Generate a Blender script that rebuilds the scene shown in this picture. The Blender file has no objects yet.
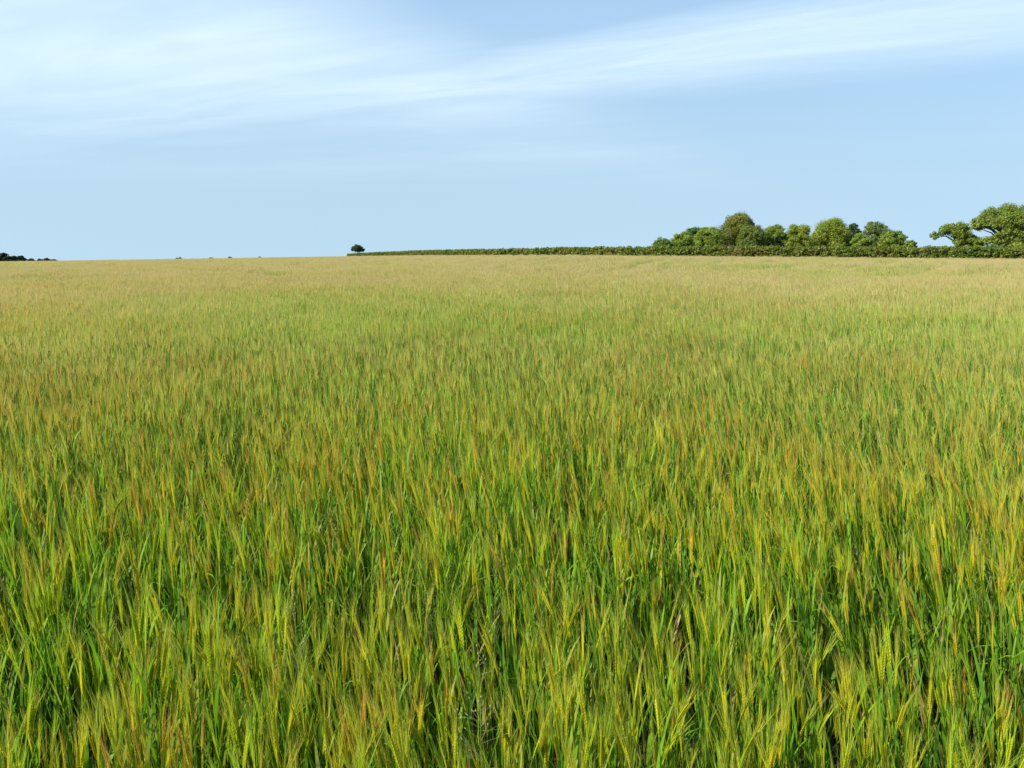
import bpy, math, random
import numpy as np
from mathutils import Vector, Matrix, Euler, noise as mnoise

R = math.radians
scene = bpy.context.scene
col = scene.collection

# ------------------------------------------------------------------ camera
F_PX = 769.0                      # focal length in pixels of the 1024 px wide frame
EYE = 1.65                        # eye height above the soil
EYE_ROW = 253.0                   # picture row of the eye level
cam_data = bpy.data.cameras.new('camera')
cam_data.sensor_width = 36.0
cam_data.lens = F_PX / 1024 * 36
cam_data.clip_start = 0.05
cam_data.clip_end = 8000
cam = bpy.data.objects.new('camera', cam_data)
col.objects.link(cam)
PITCH = math.atan((384 - EYE_ROW) / F_PX)
cam.location = (0, 0, EYE)
cam.rotation_euler = (R(90) - PITCH, 0, 0)
scene.camera = cam

# ------------------------------------------------------------------ sky, sun, exposure
SUN_EL, SUN_AZ = R(35), R(-110)    # azimuth clockwise from +Y (the view direction): sun from the left
world = bpy.data.worlds.new('World')
scene.world = world
world.use_nodes = True
wt = world.node_tree
wn, wl = wt.nodes, wt.links
wn.clear()


def N(tree, kind, **kw):
    n = tree.nodes.new(kind)
    for k, v in kw.items():
        setattr(n, k, v)
    return n


def math_node(tree, op, a, b=None, c=None, clamp=False):
    n = N(tree, 'ShaderNodeMath', operation=op, use_clamp=clamp)
    for i, v in enumerate((a, b, c)):
        if v is None:
            continue
        if isinstance(v, (int, float)):
            n.inputs[i].default_value = v
        else:
            tree.links.new(v, n.inputs[i])
    return n.outputs[0]


def smooth(tree, v, lo, hi, out0=0.0, out1=1.0):
    n = N(tree, 'ShaderNodeMapRange', interpolation_type='SMOOTHSTEP')
    tree.links.new(v, n.inputs[0])
    for i, x in enumerate((lo, hi, out0, out1)):
        n.inputs[i + 1].default_value = x
    return n.outputs[0]


sky = N(wt, 'ShaderNodeTexSky', sky_type='NISHITA', sun_disc=False)
sky.sun_elevation = SUN_EL
sky.sun_rotation = SUN_AZ
sky.altitude = 100
sky.air_density = 1.0
sky.dust_density = 0.3
sky.ozone_density = 2.0
# cirrus on a flat layer overhead: direction / height
tc = N(wt, 'ShaderNodeTexCoord')
sep = N(wt, 'ShaderNodeSeparateXYZ')
wl.new(tc.outputs['Generated'], sep.inputs[0])
lift = N(wt, 'ShaderNodeCombineXYZ')       # the clear, low-dust horizon of the photograph: no brown rim
wl.new(sep.outputs[0], lift.inputs[0])
wl.new(sep.outputs[1], lift.inputs[1])
wl.new(math_node(wt, 'ADD', math_node(wt, 'MULTIPLY', sep.outputs[2], 0.9), 0.17), lift.inputs[2])
nrmv = N(wt, 'ShaderNodeVectorMath', operation='NORMALIZE')
wl.new(lift.outputs[0], nrmv.inputs[0])
wl.new(nrmv.outputs[0], sky.inputs[0])
zz = math_node(wt, 'MAXIMUM', sep.outputs[2], 0.02)
px = math_node(wt, 'DIVIDE', sep.outputs[0], zz)
py = math_node(wt, 'DIVIDE', sep.outputs[1], zz)
# u runs along the wind streaks, v across them
cu = math_node(wt, 'SUBTRACT', math_node(wt, 'MULTIPLY', px, 0.886), math_node(wt, 'MULTIPLY', py, 0.464))
cv = math_node(wt, 'ADD', math_node(wt, 'MULTIPLY', px, 0.464), math_node(wt, 'MULTIPLY', py, 0.886))


def sky_noise(su, sv, scale, detail, seed, rough=0.55, dist=0.0):
    cmb = N(wt, 'ShaderNodeCombineXYZ')
    wl.new(math_node(wt, 'MULTIPLY', cu, su), cmb.inputs[0])
    wl.new(math_node(wt, 'MULTIPLY', cv, sv), cmb.inputs[1])
    cmb.inputs[2].default_value = seed
    t = N(wt, 'ShaderNodeTexNoise')
    t.inputs['Scale'].default_value = scale
    t.inputs['Detail'].default_value = detail
    t.inputs['Roughness'].default_value = rough
    t.inputs['Distortion'].default_value = dist
    wl.new(cmb.outputs[0], t.inputs['Vector'])
    return t.outputs[0]


n_fine = sky_noise(0.5, 1.9, 1.0, 7, 3.7, 0.6, 0.6)
n_big = sky_noise(0.6, 0.9, 0.42, 4, 8.2)
n_warp = sky_noise(0.5, 0.5, 0.5, 3, 1.3)
vw = math_node(wt, 'ADD', cv, math_node(wt, 'MULTIPLY', math_node(wt, 'SUBTRACT', n_warp, 0.5), 0.7))
# long streak of cirrus
band = math_node(wt, 'MULTIPLY', smooth(wt, vw, 3.2, 4.0), smooth(wt, vw, 4.0, 5.6, 1.0, 0.0))
band = math_node(wt, 'MULTIPLY', band, smooth(wt, n_fine, 0.28, 0.68, 0.52, 1.0))
# thicker bank of veil cloud towards the sun's side
bank = math_node(wt, 'MULTIPLY', smooth(wt, cu, -1.3, -3.2), smooth(wt, n_big, 0.28, 0.62, 0.35, 1.0))
bank = math_node(wt, 'MULTIPLY', bank, smooth(wt, n_fine, 0.28, 0.68, 0.74, 1.0))
veil = smooth(wt, n_big, 0.3, 0.75, 0.0, 0.16)
cloud = math_node(wt, 'MAXIMUM', math_node(wt, 'MAXIMUM', band, bank), veil)
cloud = math_node(wt, 'MULTIPLY', cloud, smooth(wt, sep.outputs[2], 0.05, 0.25))
cloud = math_node(wt, 'MULTIPLY', cloud, 0.70, clamp=True)
tint = N(wt, 'ShaderNodeMix', data_type='RGBA', blend_type='MULTIPLY')
tint.inputs[0].default_value = 1.0
wl.new(sky.outputs[0], tint.inputs[6])
tint.inputs[7].default_value = (0.84, 1.27, 1.45, 1)
mixc = N(wt, 'ShaderNodeMix', data_type='RGBA')
wl.new(cloud, mixc.inputs[0])
haze_mix = N(wt, 'ShaderNodeMix', data_type='RGBA')     # thin even high veil over the whole sky
wl.new(smooth(wt, sep.outputs[2], 0.02, 0.42, 0.86, 0.34), haze_mix.inputs[0])
wl.new(tint.outputs[2], haze_mix.inputs[6])
haze_mix.inputs[7].default_value = (2.9, 3.82, 4.38, 1)
wl.new(haze_mix.outputs[2], mixc.inputs[6])
mixc.inputs[7].default_value = (5.4, 6.3, 6.75, 1)
bg = N(wt, 'ShaderNodeBackground')
bg.inputs[1].default_value = 0.096
wl.new(mixc.outputs[2], bg.inputs[0])
wo = N(wt, 'ShaderNodeOutputWorld')
wl.new(bg.outputs[0], wo.inputs[0])

sun_data = bpy.data.lights.new('sun', 'SUN')
sun_data.energy = 5.0
sun_data.angle = R(0.6)
sun_data.color = (1.0, 0.93, 0.80)
sun = bpy.data.objects.new('sun', sun_data)
col.objects.link(sun)
sun_dir = Vector((math.sin(SUN_AZ) * math.cos(SUN_EL), math.cos(SUN_AZ) * math.cos(SUN_EL), math.sin(SUN_EL)))
sun.rotation_euler = sun_dir.to_track_quat('Z', 'Y').to_euler()
sun.location = sun_dir * 60

vs = scene.view_settings
vs.view_transform = 'Standard'
vs.look = 'None'
vs.exposure = 0.94
vs.gamma = 1.0
vs.use_curve_mapping = False
cy = scene.cycles
cy.max_bounces = 5
cy.diffuse_bounces = 2
cy.glossy_bounces = 1
cy.transmission_bounces = 3
cy.transparent_max_bounces = 4
cy.use_denoising = True
cy.denoiser = 'OPENIMAGEDENOISE'
cy.denoising_input_passes = 'RGB_ALBEDO_NORMAL'
cy.denoising_prefilter = 'ACCURATE'
cy.use_fast_gi = False

# ------------------------------------------------------------------ helpers


def tag(o, label=None, cat=None, group=None, kind=None):
    for k, v in (('label', label), ('category', cat), ('group', group), ('kind', kind)):
        if v:
            o[k] = v
    return o


def px_az(x):
    return math.atan((x - 512) / F_PX)


AZ_K = np.array([-3.2, -1.6, px_az(0), px_az(150), px_az(300), px_az(430), px_az(572), px_az(700), px_az(860), px_az(1024), 1.6, 3.2])
S_K = np.array([0.0, -0.003, -0.0032, -0.0012, 0.0011, 0.0036, 0.0046, 0.0040, 0.0026, 0.0016, 0.0, 0.0])
K_CURV = 1.3e-5


def terrain(x, y):
    """gentle dome of the field: soil height at x, y (arrays or numbers)"""
    x = np.asarray(x, float)
    y = np.asarray(y, float)
    r = np.hypot(x, y)
    az = np.arctan2(x, y)
    s = sum(np.interp(az + d, AZ_K, S_K) for d in (-.08, -.04, 0, .04, .08)) / 5
    return s * r * np.clip(r / 20, 0, 1) - K_CURV * r * r


# hedge line in plan, from the near right end to the far left end
HEDGE = np.array([(96., 78.), (84., 84.), (63., 95.), (40., 106.5), (20.5, 117.5), (11.4, 146.), (-5., 178.), (-30., 240.), (-66., 314.)])
_hd = []
for a, b in zip(HEDGE[:-1], HEDGE[1:]):
    for t in np.linspace(0, 1, 40, endpoint=False):
        _hd.append(a + (b - a) * t)
_hd = np.array(_hd + [HEDGE[-1]])
_haz = np.arctan2(_hd[:, 0], _hd[:, 1])
_hr = np.hypot(_hd[:, 0], _hd[:, 1])
_o = np.argsort(_haz)


def hedge_r(az):
    r = np.interp(az, _haz[_o], _hr[_o])
    return np.where(az < _haz.min(), 335.0, r)


def mesh_from(name, V, faces, C=None, smooth_faces=False):
    """V (n,3), faces: list of (m,k) int arrays, C (n,3) point colours"""
    me = bpy.data.meshes.new(name)
    V = np.asarray(V, np.float32)
    loops, starts, totals = [], [], []
    pos = 0
    for F in faces:
        F = np.asarray(F, np.int32)
        if len(F) == 0:
            continue
        k = F.shape[1]
        loops.append(F.ravel())
        starts.append(pos + np.arange(len(F)) * k)
        totals.append(np.full(len(F), k))
        pos += F.size
    loops = np.concatenate(loops)
    starts = np.concatenate(starts)
    totals = np.concatenate(totals)
    me.vertices.add(len(V))
    me.vertices.foreach_set('co', V.ravel())
    me.loops.add(len(loops))
    me.loops.foreach_set('vertex_index', loops.astype(np.int32))
    me.polygons.add(len(starts))
    me.polygons.foreach_set('loop_start', starts.astype(np.int32))
    me.polygons.foreach_set('loop_total', totals.astype(np.int32))
    if smooth_faces:
        me.polygons.foreach_set('use_smooth', np.ones(len(starts), bool))
    me.update(calc_edges=True)
    me.validate()
    if C is not None:
        ca = me.color_attributes.new('Col', 'FLOAT_COLOR', 'POINT')
        ca.data.foreach_set('color', np.column_stack([np.asarray(C, np.float32), np.ones(len(V), np.float32)]).ravel())
    return me


class Geo:
    """collects vertices, quads, triangles and point colours"""

    def __init__(self):
        self.V, self.Q, self.T, self.C, self.n = [], [], [], [], 0

    def add(self, V, Q=(), T=(), C=(1, 1, 1)):
        V = np.asarray(V, float).reshape(-1, 3)
        C = np.asarray(C, float)
        if C.ndim == 1:
            C = np.tile(C, (len(V), 1))
        self.V.append(V)
        self.C.append(C)
        if len(Q):
            self.Q.append(np.asarray(Q, int) + self.n)
        if len(T):
            self.T.append(np.asarray(T, int) + self.n)
        self.n += len(V)

    def merge(self, g, M=None, off=None):
        for V, C in zip(g.V, g.C):
            W = V if M is None else V @ M.T
            if off is not None:
                W = W + off
            self.V.append(W)
            self.C.append(C)
        self.Q += [q + self.n for q in g.Q]
        self.T += [t + self.n for t in g.T]
        self.n += g.n

    def mesh(self, name, smooth_faces=False):
        F = []
        if self.Q:
            F.append(np.concatenate(self.Q))
        if self.T:
            F.append(np.concatenate(self.T))
        return mesh_from(name, np.concatenate(self.V), F, np.concatenate(self.C), smooth_faces)


def unit(v):
    v = np.asarray(v, float)
    return v / (np.linalg.norm(v) + 1e-12)


def frame(t):
    t = unit(t)
    a = np.array([0, 0, 1.0]) if abs(t[2]) < 0.9 else np.array([1.0, 0, 0])
    u = unit(np.cross(t, a))
    return u, np.cross(t, u)


def tube(g, P, rad, sides, C, u0=None):
    P = np.asarray(P, float)
    n = len(P)
    rad = np.broadcast_to(rad, (n,))
    T = np.gradient(P, axis=0)
    u, _ = frame(T.mean(axis=0))
    ang = np.linspace(0, 2 * np.pi, sides, endpoint=False)
    V = []
    for p, t, r in zip(P, T, rad):
        t = unit(t)
        uu = unit(u - t * np.dot(u, t))
        vv = np.cross(t, uu)
        V.append(p + r * (np.cos(ang)[:, None] * uu + np.sin(ang)[:, None] * vv))
    V = np.concatenate(V)
    i = np.arange(n - 1)[:, None] * sides
    j = np.arange(sides)[None, :]
    k = (j + 1) % sides
    Q = np.stack([i + j, i + k, i + sides + k, i + sides + j], -1).reshape(-1, 4)
    C = np.asarray(C, float)
    if C.ndim == 2:
        C = np.repeat(C, sides, axis=0)
    g.add(V, Q=Q, C=C)


def ribbon(g, P, W, side, C):
    """flat strip through P with half widths W along side; the last width may be 0"""
    P = np.asarray(P, float)
    side = np.asarray(side, float)
    if side.ndim == 1:
        side = np.tile(side, (len(P), 1))
    W = np.asarray(W, float)[:, None]
    V = np.empty((2 * len(P), 3))
    V[0::2] = P - side * W
    V[1::2] = P + side * W
    i = np.arange(len(P) - 1) * 2
    Q = np.stack([i, i + 1, i + 3, i + 2], -1)
    C = np.asarray(C, float)
    if C.ndim == 2:
        C = np.repeat(C, 2, axis=0)
    g.add(V, Q=Q, C=C)


# ------------------------------------------------------------------ materials
def leaf_material(name, inst=False, translucent=0.35, rough=0.5, spec=0.25, obj_random=0.0, gain=1.0, trans_tint=(1.0, 1.0, 0.6)):
    m = bpy.data.materials.new(name)
    m.use_nodes = True
    t = m.node_tree
    t.nodes.clear()
    at = N(t, 'ShaderNodeAttribute', attribute_name='Col')
    cur = at.outputs['Color']
    if inst:
        ti = N(t, 'ShaderNodeAttribute', attribute_name='tint', attribute_type='INSTANCER')
        mu = N(t, 'ShaderNodeMix', data_type='RGBA', blend_type='MULTIPLY')
        mu.inputs[0].default_value = 1
        t.links.new(cur, mu.inputs[6])
        t.links.new(ti.outputs['Color'], mu.inputs[7])
        cur = mu.outputs[2]
        ri = N(t, 'ShaderNodeAttribute', attribute_name='ripe', attribute_type='INSTANCER')  # distance-driven paling for sheen and haze, not ear ripeness
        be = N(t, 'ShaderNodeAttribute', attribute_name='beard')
        rm = N(t, 'ShaderNodeMix', data_type='RGBA')       # grazing awn sheen and haze painted as straw, stems and leaves less
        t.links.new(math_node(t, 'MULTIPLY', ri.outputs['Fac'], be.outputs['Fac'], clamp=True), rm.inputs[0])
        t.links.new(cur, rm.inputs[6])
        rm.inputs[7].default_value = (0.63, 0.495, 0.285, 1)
        bl = N(t, 'ShaderNodeAttribute', attribute_name='blush', attribute_type='INSTANCER')
        bm = N(t, 'ShaderNodeMix', data_type='RGBA')
        t.links.new(math_node(t, 'MULTIPLY', bl.outputs['Fac'], math_node(t, 'POWER', be.outputs['Fac'], 6.0), clamp=True), bm.inputs[0])
        t.links.new(rm.outputs[2], bm.inputs[6])
        bm.inputs[7].default_value = (0.47, 0.25, 0.045, 1)
        cur = bm.outputs[2]
    if obj_random:
        oi = N(t, 'ShaderNodeObjectInfo')
        hs = N(t, 'ShaderNodeHueSaturation')
        t.links.new(smooth(t, oi.outputs['Random'], 0, 1, 1 - obj_random, 1 + obj_random), hs.inputs['Value'])
        t.links.new(cur, hs.inputs['Color'])
        cur = hs.outputs[0]
    if gain != 1.0:
        ga = N(t, 'ShaderNodeMix', data_type='RGBA', blend_type='MULTIPLY')
        ga.inputs[0].default_value = 1
        t.links.new(cur, ga.inputs[6])
        ga.inputs[7].default_value = (gain, gain, gain, 1)
        cur = ga.outputs[2]
    pb = N(t, 'ShaderNodeBsdfPrincipled')
    pb.inputs['Roughness'].default_value = rough
    pb.inputs['Specular IOR Level'].default_value = spec
    t.links.new(cur, pb.inputs['Base Color'])
    tr = N(t, 'ShaderNodeBsdfTranslucent')
    tm = N(t, 'ShaderNodeMix', data_type='RGBA', blend_type='MULTIPLY')
    tm.inputs[0].default_value = 1
    t.links.new(cur, tm.inputs[6])
    tm.inputs[7].default_value = (*trans_tint, 1)
    t.links.new(tm.outputs[2], tr.inputs[0])
    mx = N(t, 'ShaderNodeMixShader')
    mx.inputs[0].default_value = translucent
    t.links.new(pb.outputs[0], mx.inputs[1])
    t.links.new(tr.outputs[0], mx.inputs[2])
    out = N(t, 'ShaderNodeOutputMaterial')
    t.links.new(mx.outputs[0], out.inputs[0])
    return m


def noise_material(name, c1, c2, scale, rough=0.9, bump=0.3, c3=None, scale3=0.05):
    m = bpy.data.materials.new(name)
    m.use_nodes = True
    t = m.node_tree
    pb = t.nodes['Principled BSDF']
    pb.inputs['Roughness'].default_value = rough
    pb.inputs['Specular IOR Level'].default_value = 0.1
    co = N(t, 'ShaderNodeTexCoord')
    nz = N(t, 'ShaderNodeTexNoise')
    nz.inputs['Scale'].default_value = scale
    nz.inputs['Detail'].default_value = 6
    t.links.new(co.outputs['Object'], nz.inputs['Vector'])
    mx = N(t, 'ShaderNodeMix', data_type='RGBA')
    t.links.new(smooth(t, nz.outputs[0], 0.3, 0.7), mx.inputs[0])
    mx.inputs[6].default_value = (*c1, 1)
    mx.inputs[7].default_value = (*c2, 1)
    t.links.new(mx.outputs[2], pb.inputs['Base Color'])
    bp = N(t, 'ShaderNodeBump')
    bp.inputs['Strength'].default_value = bump
    bp.inputs['Distance'].default_value = 0.02
    t.links.new(nz.outputs[0], bp.inputs['Height'])
    t.links.new(bp.outputs[0], pb.inputs['Normal'])
    return m


M_CROP = leaf_material('barley_stand', inst=True, translucent=0.45, spec=0.15)
M_PLANT = leaf_material('barley_plant', translucent=0.45, spec=0.15, obj_random=0.10)
M_LEAF = leaf_material('tree_leaves', translucent=0.38, rough=0.5, spec=0.3)
M_SOIL = noise_material('field_soil', (0.036, 0.026, 0.015), (0.07, 0.05, 0.03), 9.0)
M_BARK = noise_material('bark', (0.05, 0.04, 0.028), (0.12, 0.10, 0.075), 14.0)

# ------------------------------------------------------------------ ground
rr = np.concatenate([[0.0], np.geomspace(0.5, 3000, 70)])
aa = np.linspace(-np.pi, np.pi, 181)[:-1]
V = [(0, 0, 0)]
for r in rr[1:]:
    x, y = r * np.sin(aa), r * np.cos(aa)
    V.extend(np.column_stack([x, y, terrain(x, y)]))
na = len(aa)
Tt = [(0, 1 + (j + 1) % na, 1 + j) for j in range(na)]
Qq = []
for i in range(len(rr) - 2):
    for j in range(na):
        a, b = 1 + i * na + j, 1 + i * na + (j + 1) % na
        Qq.append((a, b, b + na, a + na))
gm = mesh_from('ground', np.array(V), [np.array(Qq), np.array(Tt)], smooth_faces=True)
gm.flip_normals()
gm.materials.append(M_SOIL)
ground = bpy.data.objects.new('ground', gm)
col.objects.link(ground)
tag(ground, kind='structure')

# ------------------------------------------------------------------ barley
GREEN_LOW = np.array([0.042, 0.112, 0.013])  # low culms and leaves coloured darker, shade of the gaps painted in
GREEN = np.array([0.185, 0.370, 0.012])
GREEN_BLUE = np.array([0.130, 0.310, 0.036])
GREEN_YEL = np.array([0.310, 0.465, 0.012])
EAR_GREEN = np.array([0.430, 0.500, 0.016])
EAR_GOLD = np.array([0.680, 0.580, 0.032])
AWN_GREEN = np.array([0.330, 0.530, 0.010])
AWN_GOLD = np.array([0.530, 0.510, 0.024])
AWN_RED = np.array([0.500, 0.235, 0.045])
TIP = np.array([0.640, 0.530, 0.210])
STRAW = np.array([0.420, 0.300, 0.130])


def mix(a, b, t):
    return np.asarray(a) * (1 - t) + np.asarray(b) * t


def barley_tiller(rng, lod, ripe=None, red=None, ear=True):
    """one culm with its leaves, ear and awns; returns dict of Geo (stem, leaves list, ear, awns)"""
    h = rng.normal(0.64, 0.06)
    if rng.random() < 0.12:
        h *= rng.uniform(0.72, 0.9)
    ripe = float(np.clip(rng.normal(0.28, 0.28), 0, 1)) if ripe is None else ripe
    red = float(rng.random() ** 6) if red is None else red
    ld = rng.uniform(0, 2 * np.pi)
    lean = abs(rng.normal(0, 0.045))
    d = np.array([np.cos(ld), np.sin(ld), 0])
    pts = lambda t: np.outer(t ** 1.9, d) * lean * h * 1.3 + np.outer(t, [0, 0, h])
    out = {'leaves': []}
    # culm
    stem_c = mix(GREEN, GREEN_BLUE, rng.random())
    if rng.random() < 0.35:
        stem_c = mix(stem_c, GREEN_YEL, rng.random())
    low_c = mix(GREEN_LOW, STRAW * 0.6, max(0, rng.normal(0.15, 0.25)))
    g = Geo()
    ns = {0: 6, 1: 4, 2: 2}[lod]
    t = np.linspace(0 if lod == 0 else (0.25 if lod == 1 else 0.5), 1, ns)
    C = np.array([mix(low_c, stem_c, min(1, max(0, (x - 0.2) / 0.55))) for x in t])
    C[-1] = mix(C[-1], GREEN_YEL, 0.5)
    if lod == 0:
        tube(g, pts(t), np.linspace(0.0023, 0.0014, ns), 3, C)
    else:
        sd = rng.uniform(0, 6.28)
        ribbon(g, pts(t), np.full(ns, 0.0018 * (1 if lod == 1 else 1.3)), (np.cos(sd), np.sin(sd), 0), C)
    out['stem'] = g
    # leaves
    nl = {0: 4, 1: 3, 2: 1}[lod]
    for k in range(nl):
        g = Geo()
        hb = [0.80, 0.58, 0.40, 0.22][k] + rng.normal(0, 0.05)
        L = [0.16, 0.23, 0.26, 0.26][k] * rng.uniform(0.75, 1.25)
        w = [0.0042, 0.0055, 0.0062, 0.0065][k] * rng.uniform(0.8, 1.2) * (1.0 if lod < 2 else 1.4)
        ang = rng.uniform(0, 2 * np.pi)
        o = np.array([np.cos(ang), np.sin(ang), 0])
        sd = np.array([-o[1], o[0], 0])
        n = {0: 6, 1: 4, 2: 3}[lod]
        s = np.linspace(0, 1, n)
        a0 = rng.uniform(0.08, 0.30)
        bend = rng.uniform(0.05, 0.7) if rng.random() < 0.93 else rng.uniform(1.0, 2.2)
        th = a0 + bend * s ** 1.5
        dl = L / (n - 1)
        hx = np.concatenate([[0], np.cumsum(np.sin((th[1:] + th[:-1]) / 2) * dl)])
        hz = np.concatenate([[0], np.cumsum(np.cos((th[1:] + th[:-1]) / 2) * dl)])
        P = pts(np.array([hb]))[0] + np.outer(hx, o) + np.outer(hz, [0, 0, 1.0])
        tw = rng.normal(0, 0.8) * s
        S = np.cos(tw)[:, None] * sd + np.sin(tw)[:, None] * np.array([0, 0, 0.6])
        W = w * np.array([0.55 + 0.9 * x if x < 0.4 else 0.91 * (1 - ((x - 0.4) / 0.6) ** 1.6) for x in s])
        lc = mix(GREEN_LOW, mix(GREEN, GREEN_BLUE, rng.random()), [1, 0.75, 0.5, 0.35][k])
        if rng.random() < [0.10, 0.12, 0.22, 0.4][k]:
            lc = mix(lc, STRAW, rng.uniform(0.3, 0.9))
        tip = mix(lc, mix(GREEN_YEL, STRAW, rng.random()), 0.5 * rng.random())
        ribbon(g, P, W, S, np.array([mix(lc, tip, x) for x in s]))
        out['leaves'].append(g)
    if not ear:
        return out
    # ear axis
    t1 = pts(np.array([0.97, 1.0]))
    ax0 = unit(t1[1] - t1[0])
    nod = abs(rng.normal(0.06, 0.08))
    if rng.random() < 0.04:
        nod += rng.uniform(0.3, 0.8)
    Le = rng.uniform(0.055, 0.080)
    base = t1[1]
    nseg = 7
    s = np.linspace(0, 1, nseg)
    horiz = unit(np.array([d[0], d[1], 0]) + 0.3 * rng.normal(0, 1, 3) * [1, 1, 0])
    P = [base]
    D = []
    for i in range(nseg):
        D.append(unit(ax0 + horiz * np.tan(min(1.2, nod * (0.3 + 0.7 * s[i])))))
        if i < nseg - 1:
            P.append(P[-1] + D[-1] * Le / (nseg - 1))
    P, D = np.array(P), np.array(D)
    axis = lambda x: np.array([np.interp(x, s, P[:, k]) for k in range(3)])
    tang = lambda x: unit([np.interp(x, s, D[:, k]) for k in range(3)])
    fa = rng.uniform(0, 2 * np.pi)
    u0, v0 = frame(D[0])
    flat = np.cos(fa) * u0 + np.sin(fa) * v0
    thick = np.cross(D[0], flat)
    ear_c = mix(EAR_GREEN, EAR_GOLD, ripe) * rng.uniform(0.9, 1.1)
    g = Geo()
    if lod == 0:
        xs_ = np.linspace(0, 1, 6)
        PP = np.array([axis(a) for a in xs_])
        ribbon(g, PP, [0.0018, 0.0028, 0.0030, 0.0028, 0.0022, 0.0010], flat, ear_c)
        ribbon(g, PP, [0.0012, 0.0018, 0.0019, 0.0018, 0.0014, 0.0006], thick, ear_c)
        nk = 22
        for k in range(nk):
            x = (k + 0.5) / nk
            sg = 1 if k % 2 else -1
            c = axis(x)
            ta = tang(x)
            wsc = min(1.0, 0.55 + 2.2 * x, 0.45 + 2.4 * (1 - x))
            kd = unit(ta + flat * sg * 0.13)
            kl = 0.0150 * (0.75 + 0.25 * wsc)
            kw = 0.0019 * wsc
            b0 = c + flat * sg * 0.0008
            m0 = b0 + kd * kl * 0.5 + flat * sg * 0.0006
            e0 = b0 + kd * kl
            n1 = thick
            n2 = np.cross(kd, n1)
            VV = [b0, m0 + n1 * kw * 0.9, m0 + n2 * kw, m0 - n1 * kw * 0.9, m0 - n2 * kw, e0]
            TT = [(0, 1, 2), (0, 2, 3), (0, 3, 4), (0, 4, 1), (5, 2, 1), (5, 3, 2), (5, 4, 3), (5, 1, 4)]
            cc = ear_c * rng.uniform(0.93, 1.07)
            g.add(VV, T=TT, C=np.array([cc * 0.95, cc, cc, cc, cc, mix(cc, AWN_GOLD, 0.4)]))
    else:
        n = 4 if lod == 1 else 3
        x = np.linspace(0, 1, n)
        PP = np.array([axis(a) for a in x])
        W = {4: [0.0026, 0.0042, 0.0040, 0.0016], 3: [0.0030, 0.0048, 0.0018]}[n]
        ribbon(g, PP, W, flat, ear_c)
        ribbon(g, PP, np.array(W) * 0.7, thick, ear_c * 0.95)
    out['ear'] = g
    # awns
    awn_c = mix(mix(AWN_GREEN, AWN_GOLD, np.clip(ripe + rng.normal(0, 0.2), 0, 1)), AWN_RED, red)
    tip_c = mix(mix(awn_c, TIP, 0.34), AWN_RED, red * 0.5)
    g = Geo()
    nw = {0: 22, 1: 9, 2: 4}[lod]
    La = rng.uniform(0.095, 0.135)
    wd = {0: 0.00034, 1: 0.00072, 2: 0.0018}[lod]
    for k in range(nw):
        x = (k + 0.7) / nw * 0.95
        sg = 1 if k % 2 else -1
        ta = tang(x)
        dr = unit(ta + flat * sg * rng.uniform(0.01, 0.10) + thick * rng.normal(0, 0.035))
        b0 = axis(x) + flat * sg * 0.003
        ln = La * rng.uniform(0.8, 1.1) * (1.0 - 0.15 * x)
        mid = b0 + dr * ln * 0.55
        end = b0 + unit(dr + ta * 0.12 + rng.normal(0, 0.04, 3)) * ln
        sa = rng.uniform(0, 3.14)
        sd = np.cos(sa) * flat + np.sin(sa) * thick
        if lod < 2:
            VV = np.array([b0 - sd * wd, b0 + sd * wd, mid - sd * wd * 0.8, mid + sd * wd * 0.8, end])
            g.add(VV, Q=[(0, 1, 3, 2)], T=[(2, 3, 4)], C=np.array([awn_c, awn_c, mix(awn_c, tip_c, .6), mix(awn_c, tip_c, .6), tip_c]))
        else:
            g.add([b0 - sd * wd, b0 + sd * wd, end], T=[(0, 1, 2)], C=np.array([awn_c, awn_c, tip_c]))
    out['awns'] = g
    return out


def clump(rng, size, n, lod):
    G = Geo()
    BD = []
    cells = int(math.ceil(math.sqrt(n)))
    spots = [(i, j) for i in range(cells) for j in range(cells)]
    rng.shuffle(spots)
    red_stand = rng.random() < 0.21
    for i, j in spots[:n]:
        x = ((i + rng.random()) / cells - 0.5) * size
        y = ((j + rng.random()) / cells - 0.5) * size
        off = np.array([x, y, 0])
        red = float(np.clip(rng.normal(0.42, 0.22), 0, 1)) if (red_stand and lod < 1 and rng.random() < 0.6) else None
        T = barley_tiller(rng, lod, red=red, ear=rng.random() > 0.36)
        for g, bd in [(T[q], b) for q, b in (('stem', 0.3), ('ear', 0.85), ('awns', 1.0)) if q in T] + [(l, 0.3) for l in T['leaves']]:
            G.merge(g, off=off)
            BD.append(np.full(g.n, bd, np.float32))
    G.beard = np.concatenate(BD)
    return G


DENS = 430.0
C0, C1, C2 = 0.20, 0.50, 2.0
rng = np.random.default_rng(11)
protos = bpy.data.collections.new('barley_prototypes')
NP0, NP1, NP2 = 28, 12, 7
proto_list = []
for i in range(NP0 + NP1 + NP2):
    if i < NP0:
        g = clump(rng, C0, int(DENS * C0 * C0 * rng.uniform(0.8, 1.15)), 0)
    elif i < NP0 + NP1:
        g = clump(rng, C1, int(DENS * C1 * C1), 1)
    else:
        g = clump(rng, C2, int(DENS * 0.8 * C2 * C2), 2)
    me = g.mesh('barley_clump')
    me.attributes.new('beard', 'FLOAT', 'POINT').data.foreach_set('value', g.beard)
    me.materials.append(M_CROP)
    ob = bpy.data.objects.new('barley_clump_%03d' % i, me)
    protos.objects.link(ob)

# instance points: jittered cells in three rings of detail
R0, R1 = 9.0, 32.0


def fbm(x, y, s, seed):
    return mnoise.fractal(Vector((x * s, y * s, seed)), 0.6, 2.0, 3)


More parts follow.
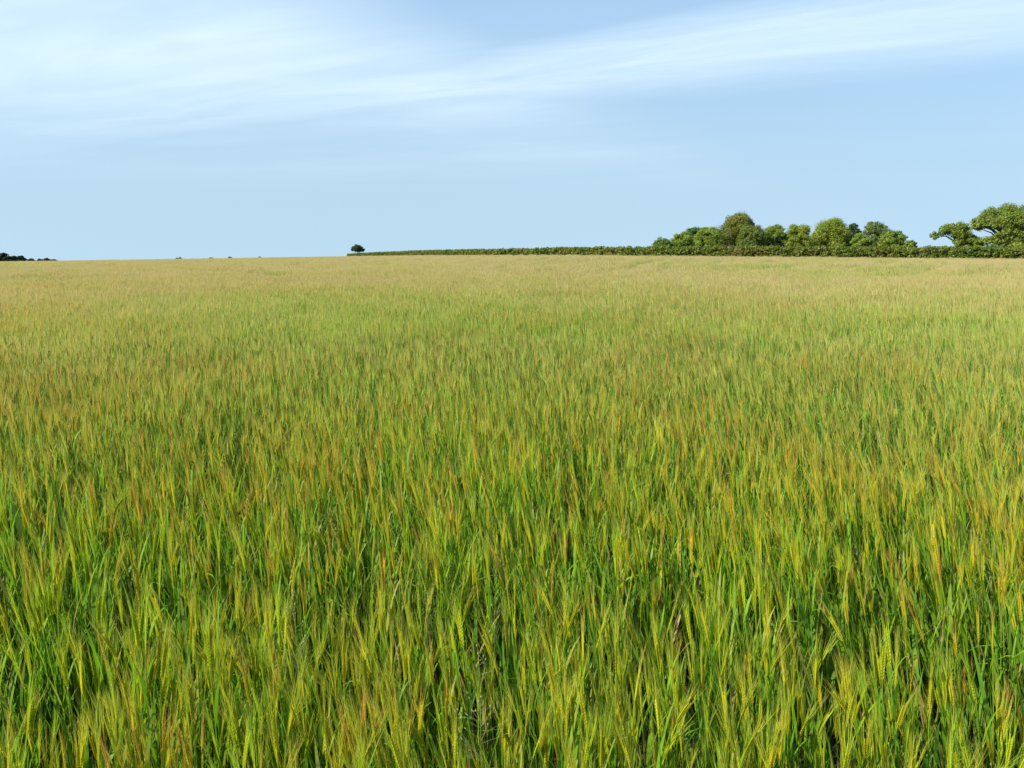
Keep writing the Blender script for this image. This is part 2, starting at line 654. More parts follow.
def cells_ring(size, rmin, rmax, azmax):
    n = int(rmax / size) + 2
    I, J = np.meshgrid(np.arange(-n, n + 1), np.arange(-n, n + 1), indexing='ij')
    x = (I.ravel() + 0.5) * size
    y = (J.ravel() + 0.5) * size
    r = np.hypot(x, y)
    az = np.arctan2(x, y)
    keep = (r >= rmin) & (r < rmax) & ((np.abs(az) < azmax) | (r < 4.0)) & (r < hedge_r(az) - 1.6)
    return x[keep], y[keep]


def visible_px(x, y, z):
    dy, dz = y, z - EYE
    f = dy * math.cos(PITCH) - dz * math.sin(PITCH)
    u = dz * math.cos(PITCH) + dy * math.sin(PITCH)
    return 512 + F_PX * x / f, 384 - F_PX * u / f


P_xyz, P_var, P_rot, P_scl, P_tint, P_sheen_haze, P_blush = [], [], [], [], [], [], []
near_cells = []
x0, y0 = cells_ring(C0, 0.5, R0, R(54))
cand = []
for x, y in zip(x0, y0):
    if y > 0.6:
        qx, qy = visible_px(x, y, 0.78)
        if -20 < qx < 1044 and qy < 790:
            cand.append((math.hypot(x, y), x, y))
cand.sort()
N_PLANT = 300
TILLERS = 3
per_cell = DENS * C0 * C0 / TILLERS
n_near = int(round(N_PLANT / per_cell))
near_cells = {(round(x, 3), round(y, 3)) for _, x, y in cand[:n_near]}


def tramline(x, y):
    # two wheel tracks of a sprayer crossing the field: shorter, greener crop
    dx, dy = -0.732, 0.681
    off = (x - 1.65) * dy - (y - 9.2) * dx
    return max(math.exp(-((off - 0.9) / 0.28) ** 2), math.exp(-((off + 0.9) / 0.28) ** 2))


def blush_at(x, y):
    # patches where the beards are tinged red-brown
    v = fbm(x, y, 0.75, 21.3) + 0.5 * fbm(x, y, 0.2, 33.0)
    return 0.55 * min(1.0, max(0.0, (v - 0.12) / 0.5)) * math.exp(-math.hypot(x, y) / 25.0)


def lean_matrix(x, y):
    lx = -0.09 + 0.19 * fbm(x, y, 0.8, 5.1) + 0.08 * fbm(x, y, 0.07, 9.9) - 0.07 * max(-0.8, min(1.2, x / 1.6))
    ly = 0.01 + 0.13 * fbm(x, y, 0.8, 17.7)
    return Matrix(((1, 0, lx), (0, 1, ly), (0, 0, 1)))


def tint_at(x, y):
    g = fbm(x, y, 0.035, 3.3) * 0.9 + fbm(x * 0.35 + y * 0.2, y * 0.8, 0.20, 6.1) * 0.9 + fbm(x, y, 0.9, 2.2) * 0.3
    d_ = math.hypot(x, y)
    side = min(1, max(0, (x + 8) / 6))
    g += 0.5 * math.exp(-((d_ - 11.5) / 3.6) ** 2) * side      # greener, later strip across the middle of the field
    g += 0.8 * math.exp(-(((x - 10.2) / 1.6) ** 2 + ((y - 25.5) / 2.5) ** 2))
    g += 0.5 * tramline(x, y)
    g = max(-0.5, min(1, g)) * (1 - 0.45 * min(1, d_ / 60))
    # greener or riper patches of the crop
    return (1.0 - 0.17 * g, 1.0 + 0.02 * g, 1.0 - 0.10 * g)


def sheen_haze_at(x, y, g):
    # straw paling with camera distance: awn sheen and haze put into the colour
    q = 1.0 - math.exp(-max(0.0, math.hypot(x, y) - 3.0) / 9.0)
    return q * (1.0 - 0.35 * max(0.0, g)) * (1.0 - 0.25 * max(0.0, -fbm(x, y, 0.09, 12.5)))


def add_ring(xs, ys, size, v0, nv, jit):
    for x, y in zip(xs, ys):
        if (round(x, 3), round(y, 3)) in near_cells and size == C0:
            continue
        jx, jy = rng.uniform(-jit, jit, 2) * size
        hs = (1.0 + 0.10 * fbm(x, y, 0.6, 1.1) + 0.05 * fbm(x, y, 0.06, 4.4) + rng.normal(0, 0.03)) * (1.0 - 0.14 * tramline(x, y))
        P_xyz.append((x + jx, y + jy, 0.0))
        P_var.append(v0 + int(rng.integers(nv)))
        a = rng.uniform(0, 2 * math.pi) if size < 1 else rng.integers(4) * math.pi / 2
        L = lean_matrix(x, y)
        tilt = Vector((0, 0, 1)).rotation_difference(Vector((L[0][2], L[1][2], 1)))
        P_rot.append(tuple((tilt.to_matrix() @ Matrix.Rotation(a, 3, 'Z')).to_euler()))
        P_scl.append((1.06, 1.06, hs))
        P_tint.append(tint_at(x, y))
        P_blush.append(blush_at(x, y))
        P_sheen_haze.append(sheen_haze_at(x, y, (1.0 - P_tint[-1][0]) / 0.17))


add_ring(x0, y0, C0, 0, NP0, 0.3)
x1, y1 = cells_ring(C1, R0 - 0.1, R1, R(50))
add_ring(x1, y1, C1, NP0, NP1, 0.25)
x2, y2 = cells_ring(C2, R1 - 0.6, 340.0, R(44))
add_ring(x2, y2, C2, NP0 + NP1, NP2, 0.15)
P_xyz = np.array(P_xyz)
P_xyz[:, 2] = terrain(P_xyz[:, 0], P_xyz[:, 1])
pm = bpy.data.meshes.new('barley_crop')
pm.vertices.add(len(P_xyz))
pm.vertices.foreach_set('co', P_xyz.astype(np.float32).ravel())
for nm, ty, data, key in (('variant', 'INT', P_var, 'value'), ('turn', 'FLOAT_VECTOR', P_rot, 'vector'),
                          ('size', 'FLOAT_VECTOR', P_scl, 'vector'), ('tint', 'FLOAT_VECTOR', P_tint, 'vector'), ('ripe', 'FLOAT', P_sheen_haze, 'value'), ('blush', 'FLOAT', P_blush, 'value')):  # 'ripe' holds the amount of painted sheen and haze
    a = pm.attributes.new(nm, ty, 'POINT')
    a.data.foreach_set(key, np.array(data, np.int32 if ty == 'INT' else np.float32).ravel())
crop = bpy.data.objects.new('barley_crop', pm)
col.objects.link(crop)
tag(crop, 'dense green-gold bearded barley crop filling the whole field', 'barley crop', kind='stuff')
ng = bpy.data.node_groups.new('barley_stand', 'GeometryNodeTree')
ng.interface.new_socket('Geometry', in_out='INPUT', socket_type='NodeSocketGeometry')
ng.interface.new_socket('Geometry', in_out='OUTPUT', socket_type='NodeSocketGeometry')
gi, go = ng.nodes.new('NodeGroupInput'), ng.nodes.new('NodeGroupOutput')
iop = ng.nodes.new('GeometryNodeInstanceOnPoints')
ci = ng.nodes.new('GeometryNodeCollectionInfo')
ci.inputs['Collection'].default_value = protos
ci.inputs['Separate Children'].default_value = True
ci.inputs['Reset Children'].default_value = True


def named(nm, ty):
    n = ng.nodes.new('GeometryNodeInputNamedAttribute')
    n.data_type = ty
    n.inputs['Name'].default_value = nm
    return n.outputs['Attribute']


ng.links.new(gi.outputs[0], iop.inputs['Points'])
ng.links.new(ci.outputs[0], iop.inputs['Instance'])
iop.inputs['Pick Instance'].default_value = True
ng.links.new(named('variant', 'INT'), iop.inputs['Instance Index'])
e2r = ng.nodes.new('FunctionNodeEulerToRotation')
ng.links.new(named('turn', 'FLOAT_VECTOR'), e2r.inputs[0])
ng.links.new(e2r.outputs[0], iop.inputs['Rotation'])
ng.links.new(named('size', 'FLOAT_VECTOR'), iop.inputs['Scale'])
ng.links.new(iop.outputs[0], go.inputs[0])
md = crop.modifiers.new('stand', 'NODES')
md.node_group = ng
print('barley instances', len(P_xyz), 'near cells', len(near_cells))

# the nearest plants, one object each, with their parts
KINDS = [('red', 'barley plant with red-tinged awns in the nearest stand at the bottom edge', 0.35, 0.75),
         ('gold', 'barley plant with ripe yellow ears in the nearest stand at the bottom edge', 0.85, 0.05),
         ('green', 'barley plant with unripe green ears in the nearest stand at the bottom edge', 0.15, 0.08),
         ('mid', 'barley plant with half-ripe yellow-green ears in the nearest stand at the bottom edge', 0.45, 0.15)]
plant_protos = []
for v in range(16):
    kd = KINDS[[0, 3, 2, 1, 2, 3, 2, 3][v % 8]]
    parts = []
    for q in range(TILLERS):
        T = barley_tiller(rng, 0, ripe=float(np.clip(kd[2] + rng.normal(0, 0.08), 0, 1)), red=float(np.clip(kd[3] + rng.normal(0, 0.1), 0, 1)))
        a = q * 2.1 + rng.uniform(-0.5, 0.5)
        off = np.array([math.cos(a), math.sin(a), 0]) * rng.uniform(0.008, 0.045)
        ms = []
        for nm, g in [('stem', T['stem'])] + [('leaf', l) for l in T['leaves'][:3]] + [('ear', T['ear']), ('awns', T['awns'])]:
            G = Geo()
            G.merge(g, off=off)
            me = G.mesh(nm)
            me.materials.append(M_PLANT)
            ms.append((nm, me))
        parts.append(ms)
    plant_protos.append((kd, parts))
cells = sorted(near_cells, key=lambda c: math.hypot(*c))
spots = []
for cx, cyy in cells:
    for k in range(int(round(per_cell)) + 1):
        spots.append((cx + rng.uniform(-.5, .5) * C0, cyy + rng.uniform(-.5, .5) * C0))
spots.sort(key=lambda c: math.hypot(*c))
for x, y in spots[:N_PLANT]:
    blush = blush_at(x, y)
    pool = [p for p in plant_protos if (p[0][0] == 'red') == (rng.random() < max(0.08, blush * 1.8))]
    kd, parts = pool[int(rng.integers(len(pool)))]
    e = bpy.data.objects.new('barley_plant', None)
    e.empty_display_size = 0.05
    col.objects.link(e)
    L = lean_matrix(x, y)
    tilt = Vector((0, 0, 1)).rotation_difference(Vector((L[0][2], L[1][2], 1)))
    e.location = (x, y, float(terrain(x, y)) - 0.002)
    e.rotation_euler = (tilt.to_matrix() @ Matrix.Rotation(rng.uniform(0, 6.28), 3, 'Z')).to_euler()
    hs = 1.0 + 0.10 * fbm(x, y, 0.6, 1.1) + rng.normal(0, 0.03)
    e.scale = (1, 1, hs)
    tag(e, kd[1], 'barley', 'barley plants nearest the camera, %s ears' % {'red': 'red-bearded', 'gold': 'ripe yellow', 'green': 'unripe green', 'mid': 'half-ripe'}[kd[0]])
    for ms in parts:
        ear = None
        for nm, me in ms:
            o = bpy.data.objects.new(nm, me)
            col.objects.link(o)
            if nm == 'awns':
                o.parent = ear
            else:
                o.parent = e
            if nm == 'ear':
                ear = o

# ------------------------------------------------------------------ trees, bushes, hedges


def leaf_cloud(rng, centers, radii, per, size, base, var, squash=0.8, up=0.25, accent=None, accent_p=0.0):
    """leaf-sized rhombic faces round clump centres; returns V, Q, C"""
    centers = np.asarray(centers)
    n = len(centers) * per
    ci_ = np.repeat(np.arange(len(centers)), per)
    d = rng.normal(0, 1, (n, 3))
    d /= np.linalg.norm(d, axis=1)[:, None]
    rad = np.asarray(radii)[ci_] * rng.uniform(0.25, 1.0, n) ** 0.5
    P = centers[ci_] + d * rad[:, None] * [1, 1, squash]
    nrm = d + rng.normal(0, 0.42, (n, 3)) + [0, 0, up]
    nrm /= np.linalg.norm(nrm, axis=1)[:, None]
    t = np.cross(nrm, rng.normal(0, 1, (n, 3)))
    t /= np.linalg.norm(t, axis=1)[:, None] + 1e-9
    b = np.cross(nrm, t)
    s = size * rng.uniform(0.6, 1.3, n)[:, None]
    V = np.stack([P - t * s, P - b * s * 0.55 + nrm * s * 0.12, P + t * s, P + b * s * 0.55 + nrm * s * 0.12], 1).reshape(-1, 3)
    Q = np.arange(n * 4).reshape(-1, 4)
    cl = (1 + rng.normal(0, var, len(centers)))[ci_] * (1 + rng.normal(0, var * 0.7, n))
    C = np.asarray(base)[None, :] * np.clip(cl, 0.45, 1.8)[:, None]
    hue = rng.normal(0, 0.10, len(centers))[ci_]
    C[:, 0] *= 1 + hue
    C[:, 2] *= 1 - hue
    if accent is not None:
        am = (rng.random(len(centers)) < accent_p)[ci_] & (rng.random(n) < 0.7)
        C[am] = np.asarray(accent) * np.clip(cl[am], 0.6, 1.5)[:, None]
    return V, Q, np.repeat(np.clip(C, 0.003, 1), 4, axis=0)


def make_tree(name, label, cat, x, y, height, hw, crown_base, colour, seed, group=None, leaf=0.10, lobes=None,
              dens=1.0, depth=None, accent=None, accent_p=0.0, n_lobes=None, trunk_r=None, shape=1.0):
    """a broadleaf tree or bush at x, y: tapered trunk with limbs, crown of leaf clumps on uneven lobes"""
    rg = np.random.default_rng(seed)
    z0 = float(terrain(x, y))
    root = bpy.data.objects.new(name, None)
    col.objects.link(root)
    root.location = (x, y, z0)
    tag(root, label, cat, group)
    depth = depth or hw
    ch = height - crown_base
    if lobes is None:
        lobes = []
        n_lobes = n_lobes or max(9, int(9 + 2.6 * hw))
        for k in range(n_lobes):
            ph = k * 2.39996 + rg.uniform(-.4, .4)
            f = (k + 0.5) / n_lobes
            zc = crown_base + ch * (0.08 + 0.76 * f)
            rf = math.sqrt(max(0.04, 1 - (max(0, f - 0.28) / 0.78) ** 2)) * (0.66 + 0.14 * rg.random()) * shape ** f
            lobes.append((math.cos(ph) * hw * rf * rg.uniform(.7, 1.05), math.sin(ph) * depth * rf * rg.uniform(.7, 1.05), zc,
                          min(hw, ch * 0.8) * rg.uniform(0.36, 0.52)))
        lobes.append((0, 0, height - 0.36 * min(hw, ch), 0.36 * min(hw, ch)))
    centers, radii = [], []
    for lx, ly, lz, lr in lobes:
        m = int(max(8, 20 * dens * (lr / (leaf * 7)) ** 1.6))
        for k in range(m):
            dd = unit(rg.normal(0, 1, 3) + [0, 0, 0.35])
            centers.append(np.array([lx, ly, lz]) + dd * lr * rg.uniform(0.45, 0.95) * [1, 1, 0.85])
            radii.append(lr * rg.uniform(0.30, 0.50))
    V, Q, C = leaf_cloud(rg, centers, radii, int(42 * dens), leaf, colour, 0.10, accent=accent, accent_p=accent_p)
    low = V[:, 2] < 0.05
    V[low, 2] = 0.05
    me = mesh_from('crown', V, [Q], C)
    me.materials.append(M_LEAF)
    cr = bpy.data.objects.new('crown', me)
    col.objects.link(cr)
    cr.parent = root
    g = Geo()
    tr = trunk_r or max(0.05, 0.035 * height)
    top = crown_base + 0.35 * ch
    P = np.array([[0, 0, -0.1], [0, 0, 0.1], [rg.normal(0, .06), rg.normal(0, .06), crown_base * 0.6 + 0.2], [rg.normal(0, .1), rg.normal(0, .1), top]])
    tube(g, P, np.array([1.5, 1.2, 0.95, 0.6]) * tr, 9, (1, 1, 1))
    for lx, ly, lz, lr in lobes:
        a = P[2] + (P[3] - P[2]) * rg.uniform(0.1, 1.0)
        b = np.array([lx, ly, lz])
        m = (a + b) / 2 + np.array([0, 0, 0.12 * np.linalg.norm(b - a)]) * (1 if lz > a[2] else -1) + rg.normal(0, .06, 3)
        tube(g, [a, m, b], np.array([0.42, 0.26, 0.08]) * tr, 6, (1, 1, 1))
    mt = g.mesh('trunk', True)
    mt.materials.append(M_BARK)
    to = bpy.data.objects.new('trunk', mt)
    col.objects.link(to)
    to.parent = root
    return root


def at_px(xp, D):
    """ground point seen at picture column xp, D metres along the view"""
    return (xp - 512) / F_PX * D * math.cos(PITCH), D


def tree_px(name, label, cat, xp, top, hwp, D, base_row, colour, seed, **kw):
    x, y = at_px(xp, D)
    m = D / F_PX * math.cos(PITCH)
    z0 = float(terrain(x, y))
    height = EYE + (EYE_ROW - top) * m - z0
    cb = EYE + (EYE_ROW - base_row - 6) * m - z0
    return make_tree(name, label, cat, x, y, height, hwp * m, max(0.25, cb), colour, seed, **kw)


LIGHT = (0.190, 0.265, 0.032)
YELLOW = (0.220, 0.275, 0.032)
MID = (0.135, 0.205, 0.028)
DARK = (0.080, 0.140, 0.024)
BLUE = (0.052, 0.108, 0.036)
OLIVE = (0.165, 0.180, 0.026)
GREY = (0.140, 0.205, 0.055)
OAK = (0.165, 0.225, 0.034)
GR = 'trees behind the field hedge'
tree_px('bush', 'low light green bush at the left end of the tree group', 'bush', 664, 239.5, 12, 124, 250, MID, 1, group=GR)
tree_px('bush', 'small rounded light green bush left of the dark rounded tree', 'bush', 681, 232.5, 13, 126, 249, LIGHT, 2, group=GR)
tree_px('broadleaf_tree', 'dark green tree showing behind the light green one, left of the tallest', 'tree', 697, 227, 13, 140, 246, DARK, 3, group=GR)
tree_px('broadleaf_tree', 'light green rounded tree just left of the tallest brown-green tree', 'tree', 708, 227.5, 15, 130, 248, LIGHT, 4, group=GR)
tree_px('broadleaf_tree', 'tallest domed brown-green tree of the group behind the hedge', 'tree', 737, 214, 19, 138, 244, OLIVE, 5, group=GR, accent=DARK, accent_p=0.3)
tree_px('broadleaf_tree', 'mid green tree with a brownish patch below the tallest tree', 'tree', 751, 226, 15, 130, 248, MID, 6, group=GR, accent=(0.15, 0.10, 0.035), accent_p=0.22)
tree_px('broadleaf_tree', 'light green tree right of the tallest tree', 'tree', 774, 224.5, 13, 132, 248, LIGHT, 7, group=GR)
tree_px('broadleaf_tree', 'yellow-green flat-topped tree in the middle of the group', 'tree', 796, 225, 15, 131, 248, YELLOW, 8, group=GR)
tree_px('broadleaf_tree', 'broad yellow-green domed tree left of the dark blue-green one', 'tree', 829, 219.5, 19, 134, 247, YELLOW, 9, group=GR)
tree_px('broadleaf_tree', 'narrow dark blue-green tree between two paler trees', 'tree', 852, 223.5, 9.5, 138, 246, BLUE, 10, group=GR)
tree_px('bush', 'pale green bush in front of the dark blue-green tree', 'bush', 861, 235, 11, 122, 249, LIGHT, 11, group=GR, accent=(0.2, 0.19, 0.06), accent_p=0.2)
tree_px('broadleaf_tree', 'grey-green round tree near the right end of the group', 'tree', 874, 221.5, 14, 133, 247, GREY, 12, group=GR)
tree_px('broadleaf_tree', 'light green low rounded tree at the right end of the group', 'tree', 893, 231, 13, 127, 249, LIGHT, 13, group=GR)
tree_px('bush', 'small bush at the far right end of the group before the gap', 'bush', 911, 240, 7, 122, 250, LIGHT, 14, group=GR)

# the two spreading oaks on the right
def oak_px(label, xp, D, lobes_px, colour, seed, **kw):
    x, y = at_px(xp, D)
    m = D / F_PX * math.cos(PITCH)
    z0 = float(terrain(x, y))
    rg = np.random.default_rng(seed + 900)
    lob = []
    for lx, row, lr, dy in lobes_px:
        lob.append(((lx - xp) * m, dy, EYE + (EYE_ROW - row) * m - z0, lr * m * 1.22))
    top = max(l[2] + l[3] for l in lob)
    return make_tree('oak_tree', label, 'tree', x, y, top, 5, 2.2, colour, seed, lobes=lob, trunk_r=0.33, **kw)


big = [(969, 228, 4, -1), (975, 224.5, 5, -1), (982, 220, 6, 0), (990, 216, 7, 1), (999, 213.5, 7.5, -1), (1008, 212.5, 7.5, 1), (1017, 213.5, 7.5, -1), (1026, 216, 8, 1), (1036, 220, 8, 0), (1044, 226, 7, 0),
       (984, 225, 5, -2), (992, 222, 7, -3), (1002, 220, 8, -3.4), (1013, 221, 8, -3.4), (1024, 224, 8, -3), (1000, 222, 7, 3), (1014, 222, 8, 3.2), (1033, 230, 8, -2), (1046, 233, 6, 1),
       (1004, 229, 7, -2.5), (1016, 230, 7, -3), (994, 237, 6, -2.6), (1003, 239, 7, -3), (1012, 237, 7, -3.2), (1024, 239, 8, -2.5), (1034, 240, 7, 0), (987, 240, 6, -2.4), (978, 242, 5.5, -2), (971, 244, 4.5, -1.5), (985, 244, 5, -3), (1000, 244, 6, -3.2), (993, 239, 6.5, -2.6), (991, 233, 4.5, -3), (985, 237, 4, -3), (999, 233, 6, -3), (1010, 243, 7, -3)]
rg_ = np.random.default_rng(77)
for k in range(40):                                  # the closed dome over the limbs
    a_, f_ = rg_.uniform(-1, 1), rg_.uniform(0, 1)
    e_ = math.sqrt(1 - a_ * a_)
    big.append((1007 + a_ * 35, 232 - 19.5 * e_ * rg_.uniform(0.35, 1.0), rg_.uniform(4.2, 5.6), rg_.uniform(-3.5, 3.5) * e_))
oak_px('largest spreading oak at the right edge with a low domed crown', 1006, 112, big, OAK, 31, group=GR, accent=YELLOW, accent_p=0.25)
small = [(934, 236, 4, 0), (939, 233, 5, -1), (946, 230, 6, 0), (954, 229, 6, -1), (961, 229.5, 5, 0), (950, 235, 5.5, -1.5), (958, 236, 6, -1), (966, 240, 6, 0),
         (974, 242, 6, 0), (955, 242, 5, -1), (963, 235, 5, 1), (951, 243.5, 4.5, -1.5), (961, 243, 5, -1.5), (969, 243, 5, -1)]
oak_px('smaller layered oak leaning left beside the largest oak', 957, 113, small, OAK, 32, group=GR, accent=YELLOW, accent_p=0.3)
tree_px('bush', 'yellow-green bush under the largest oak at the right edge', 'bush', 1016, 243.5, 11, 101, 252, YELLOW, 33, group=GR)

# lone tree at the far end of the hedge
lone = [(357.4, 248.6, 2.6, 0), (354.2, 248.8, 2.2, 0), (360.6, 248.9, 2.2, 0), (356, 246.9, 2.0, 0.5), (359.2, 247, 2.0, -0.5), (362.6, 250, 1.5, .3), (352.4, 250.2, 1.3, .2), (357.5, 248, 2.2, -1.2), (357.5, 248, 2.2, 1.2), (355.3, 250.2, 1.7, .4), (360.3, 250.5, 1.7, -.4)]
x, y = at_px(357.6, 318)
m = 318 / F_PX * math.cos(PITCH)
z0 = float(terrain(x, y))
lob = [((a - 357.6) * m, c * 1.5, EYE + (EYE_ROW - b) * m - z0, r * m * 1.3) for a, b, r, c in lone]
make_tree('lone_tree', 'small dark lone tree at the far left end of the hedge', 'tree', x, y, lob[3][2] + 1, 3, 2.4, BLUE, 41, lobes=lob, leaf=0.13, trunk_r=0.15, dens=1.3)

# dark wood edge on the left skyline and far bushes
WD = 'dark trees on the left skyline'
for i, (xp, top, hw_, D, lab) in enumerate([
        (-14, 250.5, 12, 420, 'dark tree cut by the left edge of the picture'),
        (2, 253, 6, 415, 'tallest dark tree top on the left skyline'),
        (10, 256.2, 7, 410, 'low dark tree beside the tallest on the left skyline'),
        (19, 256.6, 6, 412, 'dark tree at the right end of the left wood'),
        (31, 258.9, 4.5, 430, 'tiny dark tree just right of the left wood'),
        (39, 259.4, 4.5, 440, 'faint low bush between the tiny dark trees'),
        (46, 258.3, 3.6, 430, 'small dark tree standing apart on the left skyline'),
        (53, 259.2, 4.5, 435, 'low dark bush joined to the small dark tree')]):
    tree_px('skyline_tree', lab, 'tree', xp, top, hw_, D, 266, (0.022, 0.045, 0.016), 60 + i, group=WD, leaf=0.24, dens=1.0)
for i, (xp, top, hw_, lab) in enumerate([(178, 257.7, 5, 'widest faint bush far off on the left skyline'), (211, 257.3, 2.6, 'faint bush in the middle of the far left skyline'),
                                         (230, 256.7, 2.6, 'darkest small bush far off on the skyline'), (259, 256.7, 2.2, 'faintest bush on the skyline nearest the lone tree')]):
    tree_px('far_bush', lab, 'bush', xp, top, hw_, 520, 262, (0.12, 0.15, 0.11), 80 + i, group='far bushes on the skyline', leaf=0.25, dens=0.9)  # distance haze put into the pale grey-green leaf colour


def make_hedge(name, label, pts, height_px_fn, width, leaf, per_m, seed, colours):
    rg = np.random.default_rng(seed)
    pts = np.asarray(pts, float)
    seg = np.linalg.norm(np.diff(pts, axis=0), axis=1)
    cum = np.concatenate([[0], np.cumsum(seg)])
    Ltot = cum[-1]
    root = bpy.data.objects.new(name, None)
    col.objects.link(root)
    o = pts[0]
    root.location = (o[0], o[1], float(terrain(*o)))
    tag(root, label, 'hedge')
    nc = int(Ltot * per_m / 26)
    s = rg.uniform(0, Ltot, nc)
    X = np.interp(s, cum, pts[:, 0])
    Y = np.interp(s, cum, pts[:, 1])
    k = np.clip(np.searchsorted(cum, s, side='right') - 1, 0, len(seg) - 1)
    dirs = np.diff(pts, axis=0) / seg[:, None]
    nx, ny = -dirs[k, 1], dirs[k, 0]
    H = np.array([height_px_fn(a, b) for a, b in zip(X, Y)])
    H = H * (1 + 0.06 * np.array([mnoise.fractal(Vector((a * .22, 7.0, seed)), .6, 2, 3) for a in s])) 
    f = rg.random(nc)
    cross = rg.uniform(-1, 1, nc)
    wz = width * 0.5 * (0.8 + 0.25 * np.sin(f * 3.0))
    X = X + nx * cross * wz
    Y = Y + ny * cross * wz
    Z = 0.12 + f * (H - 0.34)
    cen = np.column_stack([X - o[0], Y - o[1], terrain(X, Y) + Z - root.location[2]])
    V, Q, C = leaf_cloud(rg, cen, np.full(nc, 0.36), 26, leaf, (1, 1, 1), 0.09)
    pal = np.array(colours)
    sel = np.array([mnoise.fractal(Vector((a * .11, z * .35, seed + 3.0)), .7, 2, 3) for a, z in zip(s, Z)])
    sel = np.clip((sel + 0.75) / 1.5 + rg.normal(0, 0.12, nc), 0, 0.999) * (len(pal) - 1)
    i0 = sel.astype(int)
    fr = (sel - i0)[:, None]
    base = pal[i0] * (1 - fr) + pal[np.minimum(i0 + 1, len(pal) - 1)] * fr
    C = C * np.repeat(base, 26 * 4, axis=0)
    me = mesh_from('foliage', V, [Q], C)
    me.materials.append(M_LEAF)
    fo = bpy.data.objects.new('foliage', me)
    col.objects.link(fo)
    fo.parent = root
    g = Geo()
    for a in np.arange(0.4, Ltot, 0.55 if Ltot < 200 else 1.4):
        k = min(np.searchsorted(cum, a, side='right') - 1, len(seg) - 1)
        p = pts[k] + dirs[k] * (a - cum[k]) + rg.normal(0, 0.12, 2)
        z = float(terrain(*p)) - root.location[2]
        h = height_px_fn(*p) * 0.85
        for q in range(3):
            e = rg.normal(0, 0.3, 2)
            tube(g, [[p[0] - o[0], p[1] - o[1], z - 0.05], [p[0] - o[0] + e[0] * .5, p[1] - o[1] + e[1] * .5, z + h * .5], [p[0] - o[0] + e[0], p[1] - o[1] + e[1], z + h]],
                 np.array([0.035, 0.024, 0.008]), 4, (1, 1, 1))
    mt = g.mesh('stems')
    mt.materials.append(M_BARK)
    so = bpy.data.objects.new('stems', mt)
    col.objects.link(so)
    so.parent = root
    return root


def h_near(x, y):
    d = math.hypot(x, y) * math.cos(math.atan2(x, y))
    xp = 512 + F_PX * x / y / math.cos(PITCH)
    row = np.interp(xp, [640, 700, 800, 900, 1024, 1400], [246.2, 245.6, 245.6, 246.2, 246.0, 245.0])
    return max(1.5, EYE + (EYE_ROW - row) * y / F_PX - float(terrain(x, y)))


def h_far(x, y):
    xp = 512 + F_PX * x / y / math.cos(PITCH)
    row = np.interp(xp, [352, 362, 420, 491, 572, 640], [253.4, 252.6, 250.2, 248.6, 247.0, 246.4])
    return max(0.9, EYE + (EYE_ROW - row) * y / F_PX - float(terrain(x, y)))


HC = [(0.10, 0.155, 0.02), (0.13, 0.18, 0.023), (0.165, 0.20, 0.026), (0.17, 0.175, 0.03), (0.18, 0.16, 0.034)]
make_hedge('field_hedge', 'clipped mixed hedge with brownish patches in front of the trees', HEDGE[:5], h_near, 1.8, 0.125, 1900, 5, HC)
make_hedge('field_hedge', 'long green hedge running away left to the lone tree', HEDGE[4:], h_far, 1.8, 0.16, 800, 6, [(0.10, 0.145, 0.018), (0.13, 0.175, 0.022), (0.17, 0.195, 0.026), (0.18, 0.16, 0.03)])

# ------------------------------------------------------------------ wild grasses among the barley
def ground_hit(xp, yp, z):
    d = Vector(((xp - 512) / F_PX, 1.0, -(yp - 384) / F_PX))
    c, q = math.cos(PITCH), math.sin(PITCH)
    w = Vector((d.x, d.y * c + d.z * q, -d.y * q + d.z * c))
    t = (z - EYE) / w.z
    return w.x * t, w.y * t


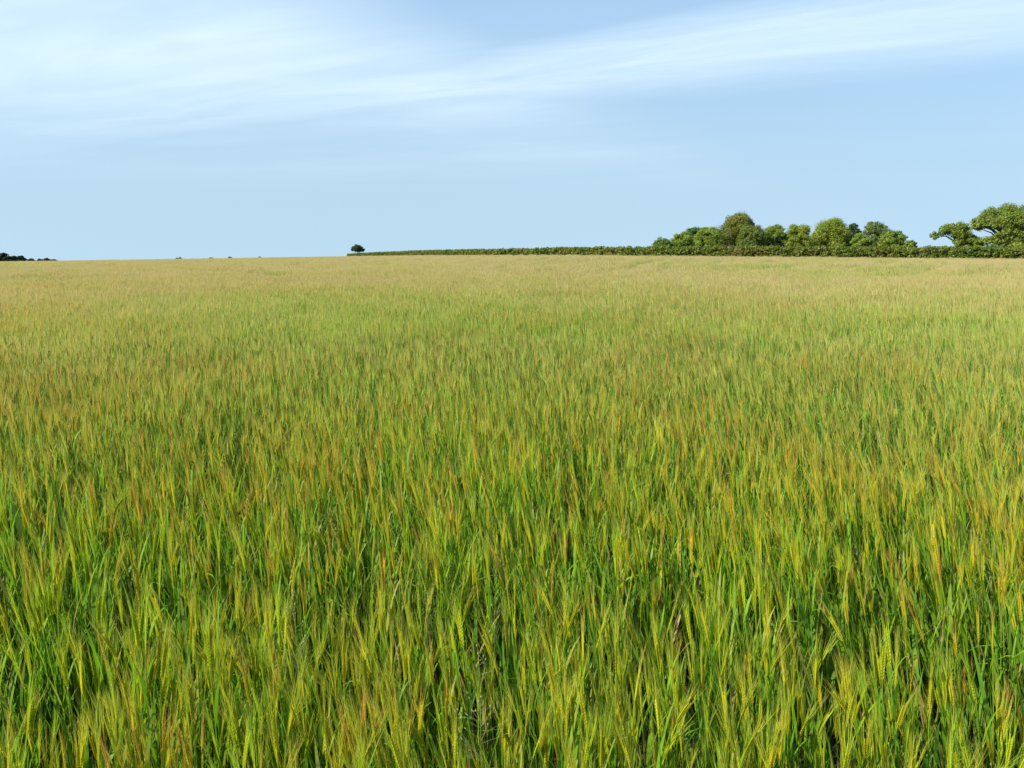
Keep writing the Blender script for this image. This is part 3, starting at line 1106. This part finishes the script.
M_GRASS = leaf_material('wild_grass', translucent=0.4)
for i, (xp, yp, lab) in enumerate([(484, 702, 'weed with an airy pale panicle, lowest in the middle of the barley'),
                                   (492, 590, 'weed with a dark airy panicle in a gap of the barley'),
                                   (427, 596, 'thin weed panicle left of the dark one among the barley'),
                                   (306, 640, 'weed with a pale panicle among barley in the lower left')]):
    rg = np.random.default_rng(300 + i)
    x, y = ground_hit(xp, yp, 0.80)
    root = bpy.data.objects.new('weed_plant', None)
    col.objects.link(root)
    root.location = (x, y, float(terrain(x, y)))
    tag(root, lab, 'weed', 'weeds standing in the barley')
    g = Geo()
    t = np.linspace(0, 1, 7)
    sway = np.outer(t ** 2, [rg.normal(0, 0.03), rg.normal(0, 0.03), 0]) + np.outer(t, [0, 0, 0.92])
    gc = np.array([0.22, 0.30, 0.08])
    tube(g, sway, np.linspace(0.0013, 0.0006, 7), 3, gc)
    p = Geo()
    pc = np.array([0.45, 0.42, 0.22]) if i in (0, 3) else np.array([0.20, 0.15, 0.08])
    for k in range(46):
        f = rg.uniform(0.74, 1.0)
        b = np.array([np.interp(f, t, sway[:, q]) for q in range(3)])
        a = rg.uniform(0, 6.28)
        ln = 0.05 * (1.02 - f) / 0.28 * rg.uniform(0.4, 1.1) + 0.006
        e = b + np.array([math.cos(a) * ln, math.sin(a) * ln, ln * rg.uniform(0.2, 0.8)])
        ribbon(p, [b, e], [0.0003, 0.0002], (math.sin(a), -math.cos(a), 0), pc * 0.8)
        u, v = frame(e - b)
        dd = unit(e - b + [0, 0, 0.01])
        p.add([e, e + dd * .003 + u * .0013, e + dd * .003 - u * .0013, e + dd * .003 + v * .0011, e + dd * .008],
              T=[(0, 1, 3), (0, 3, 2), (0, 2, 1), (4, 3, 1), (4, 2, 3), (4, 1, 2)], C=pc)
    for nm, gg in (('stem', g), ('panicle', p)):
        me = gg.mesh(nm)
        me.materials.append(M_GRASS)
        o = bpy.data.objects.new(nm, me)
        col.objects.link(o)
        o.parent = root
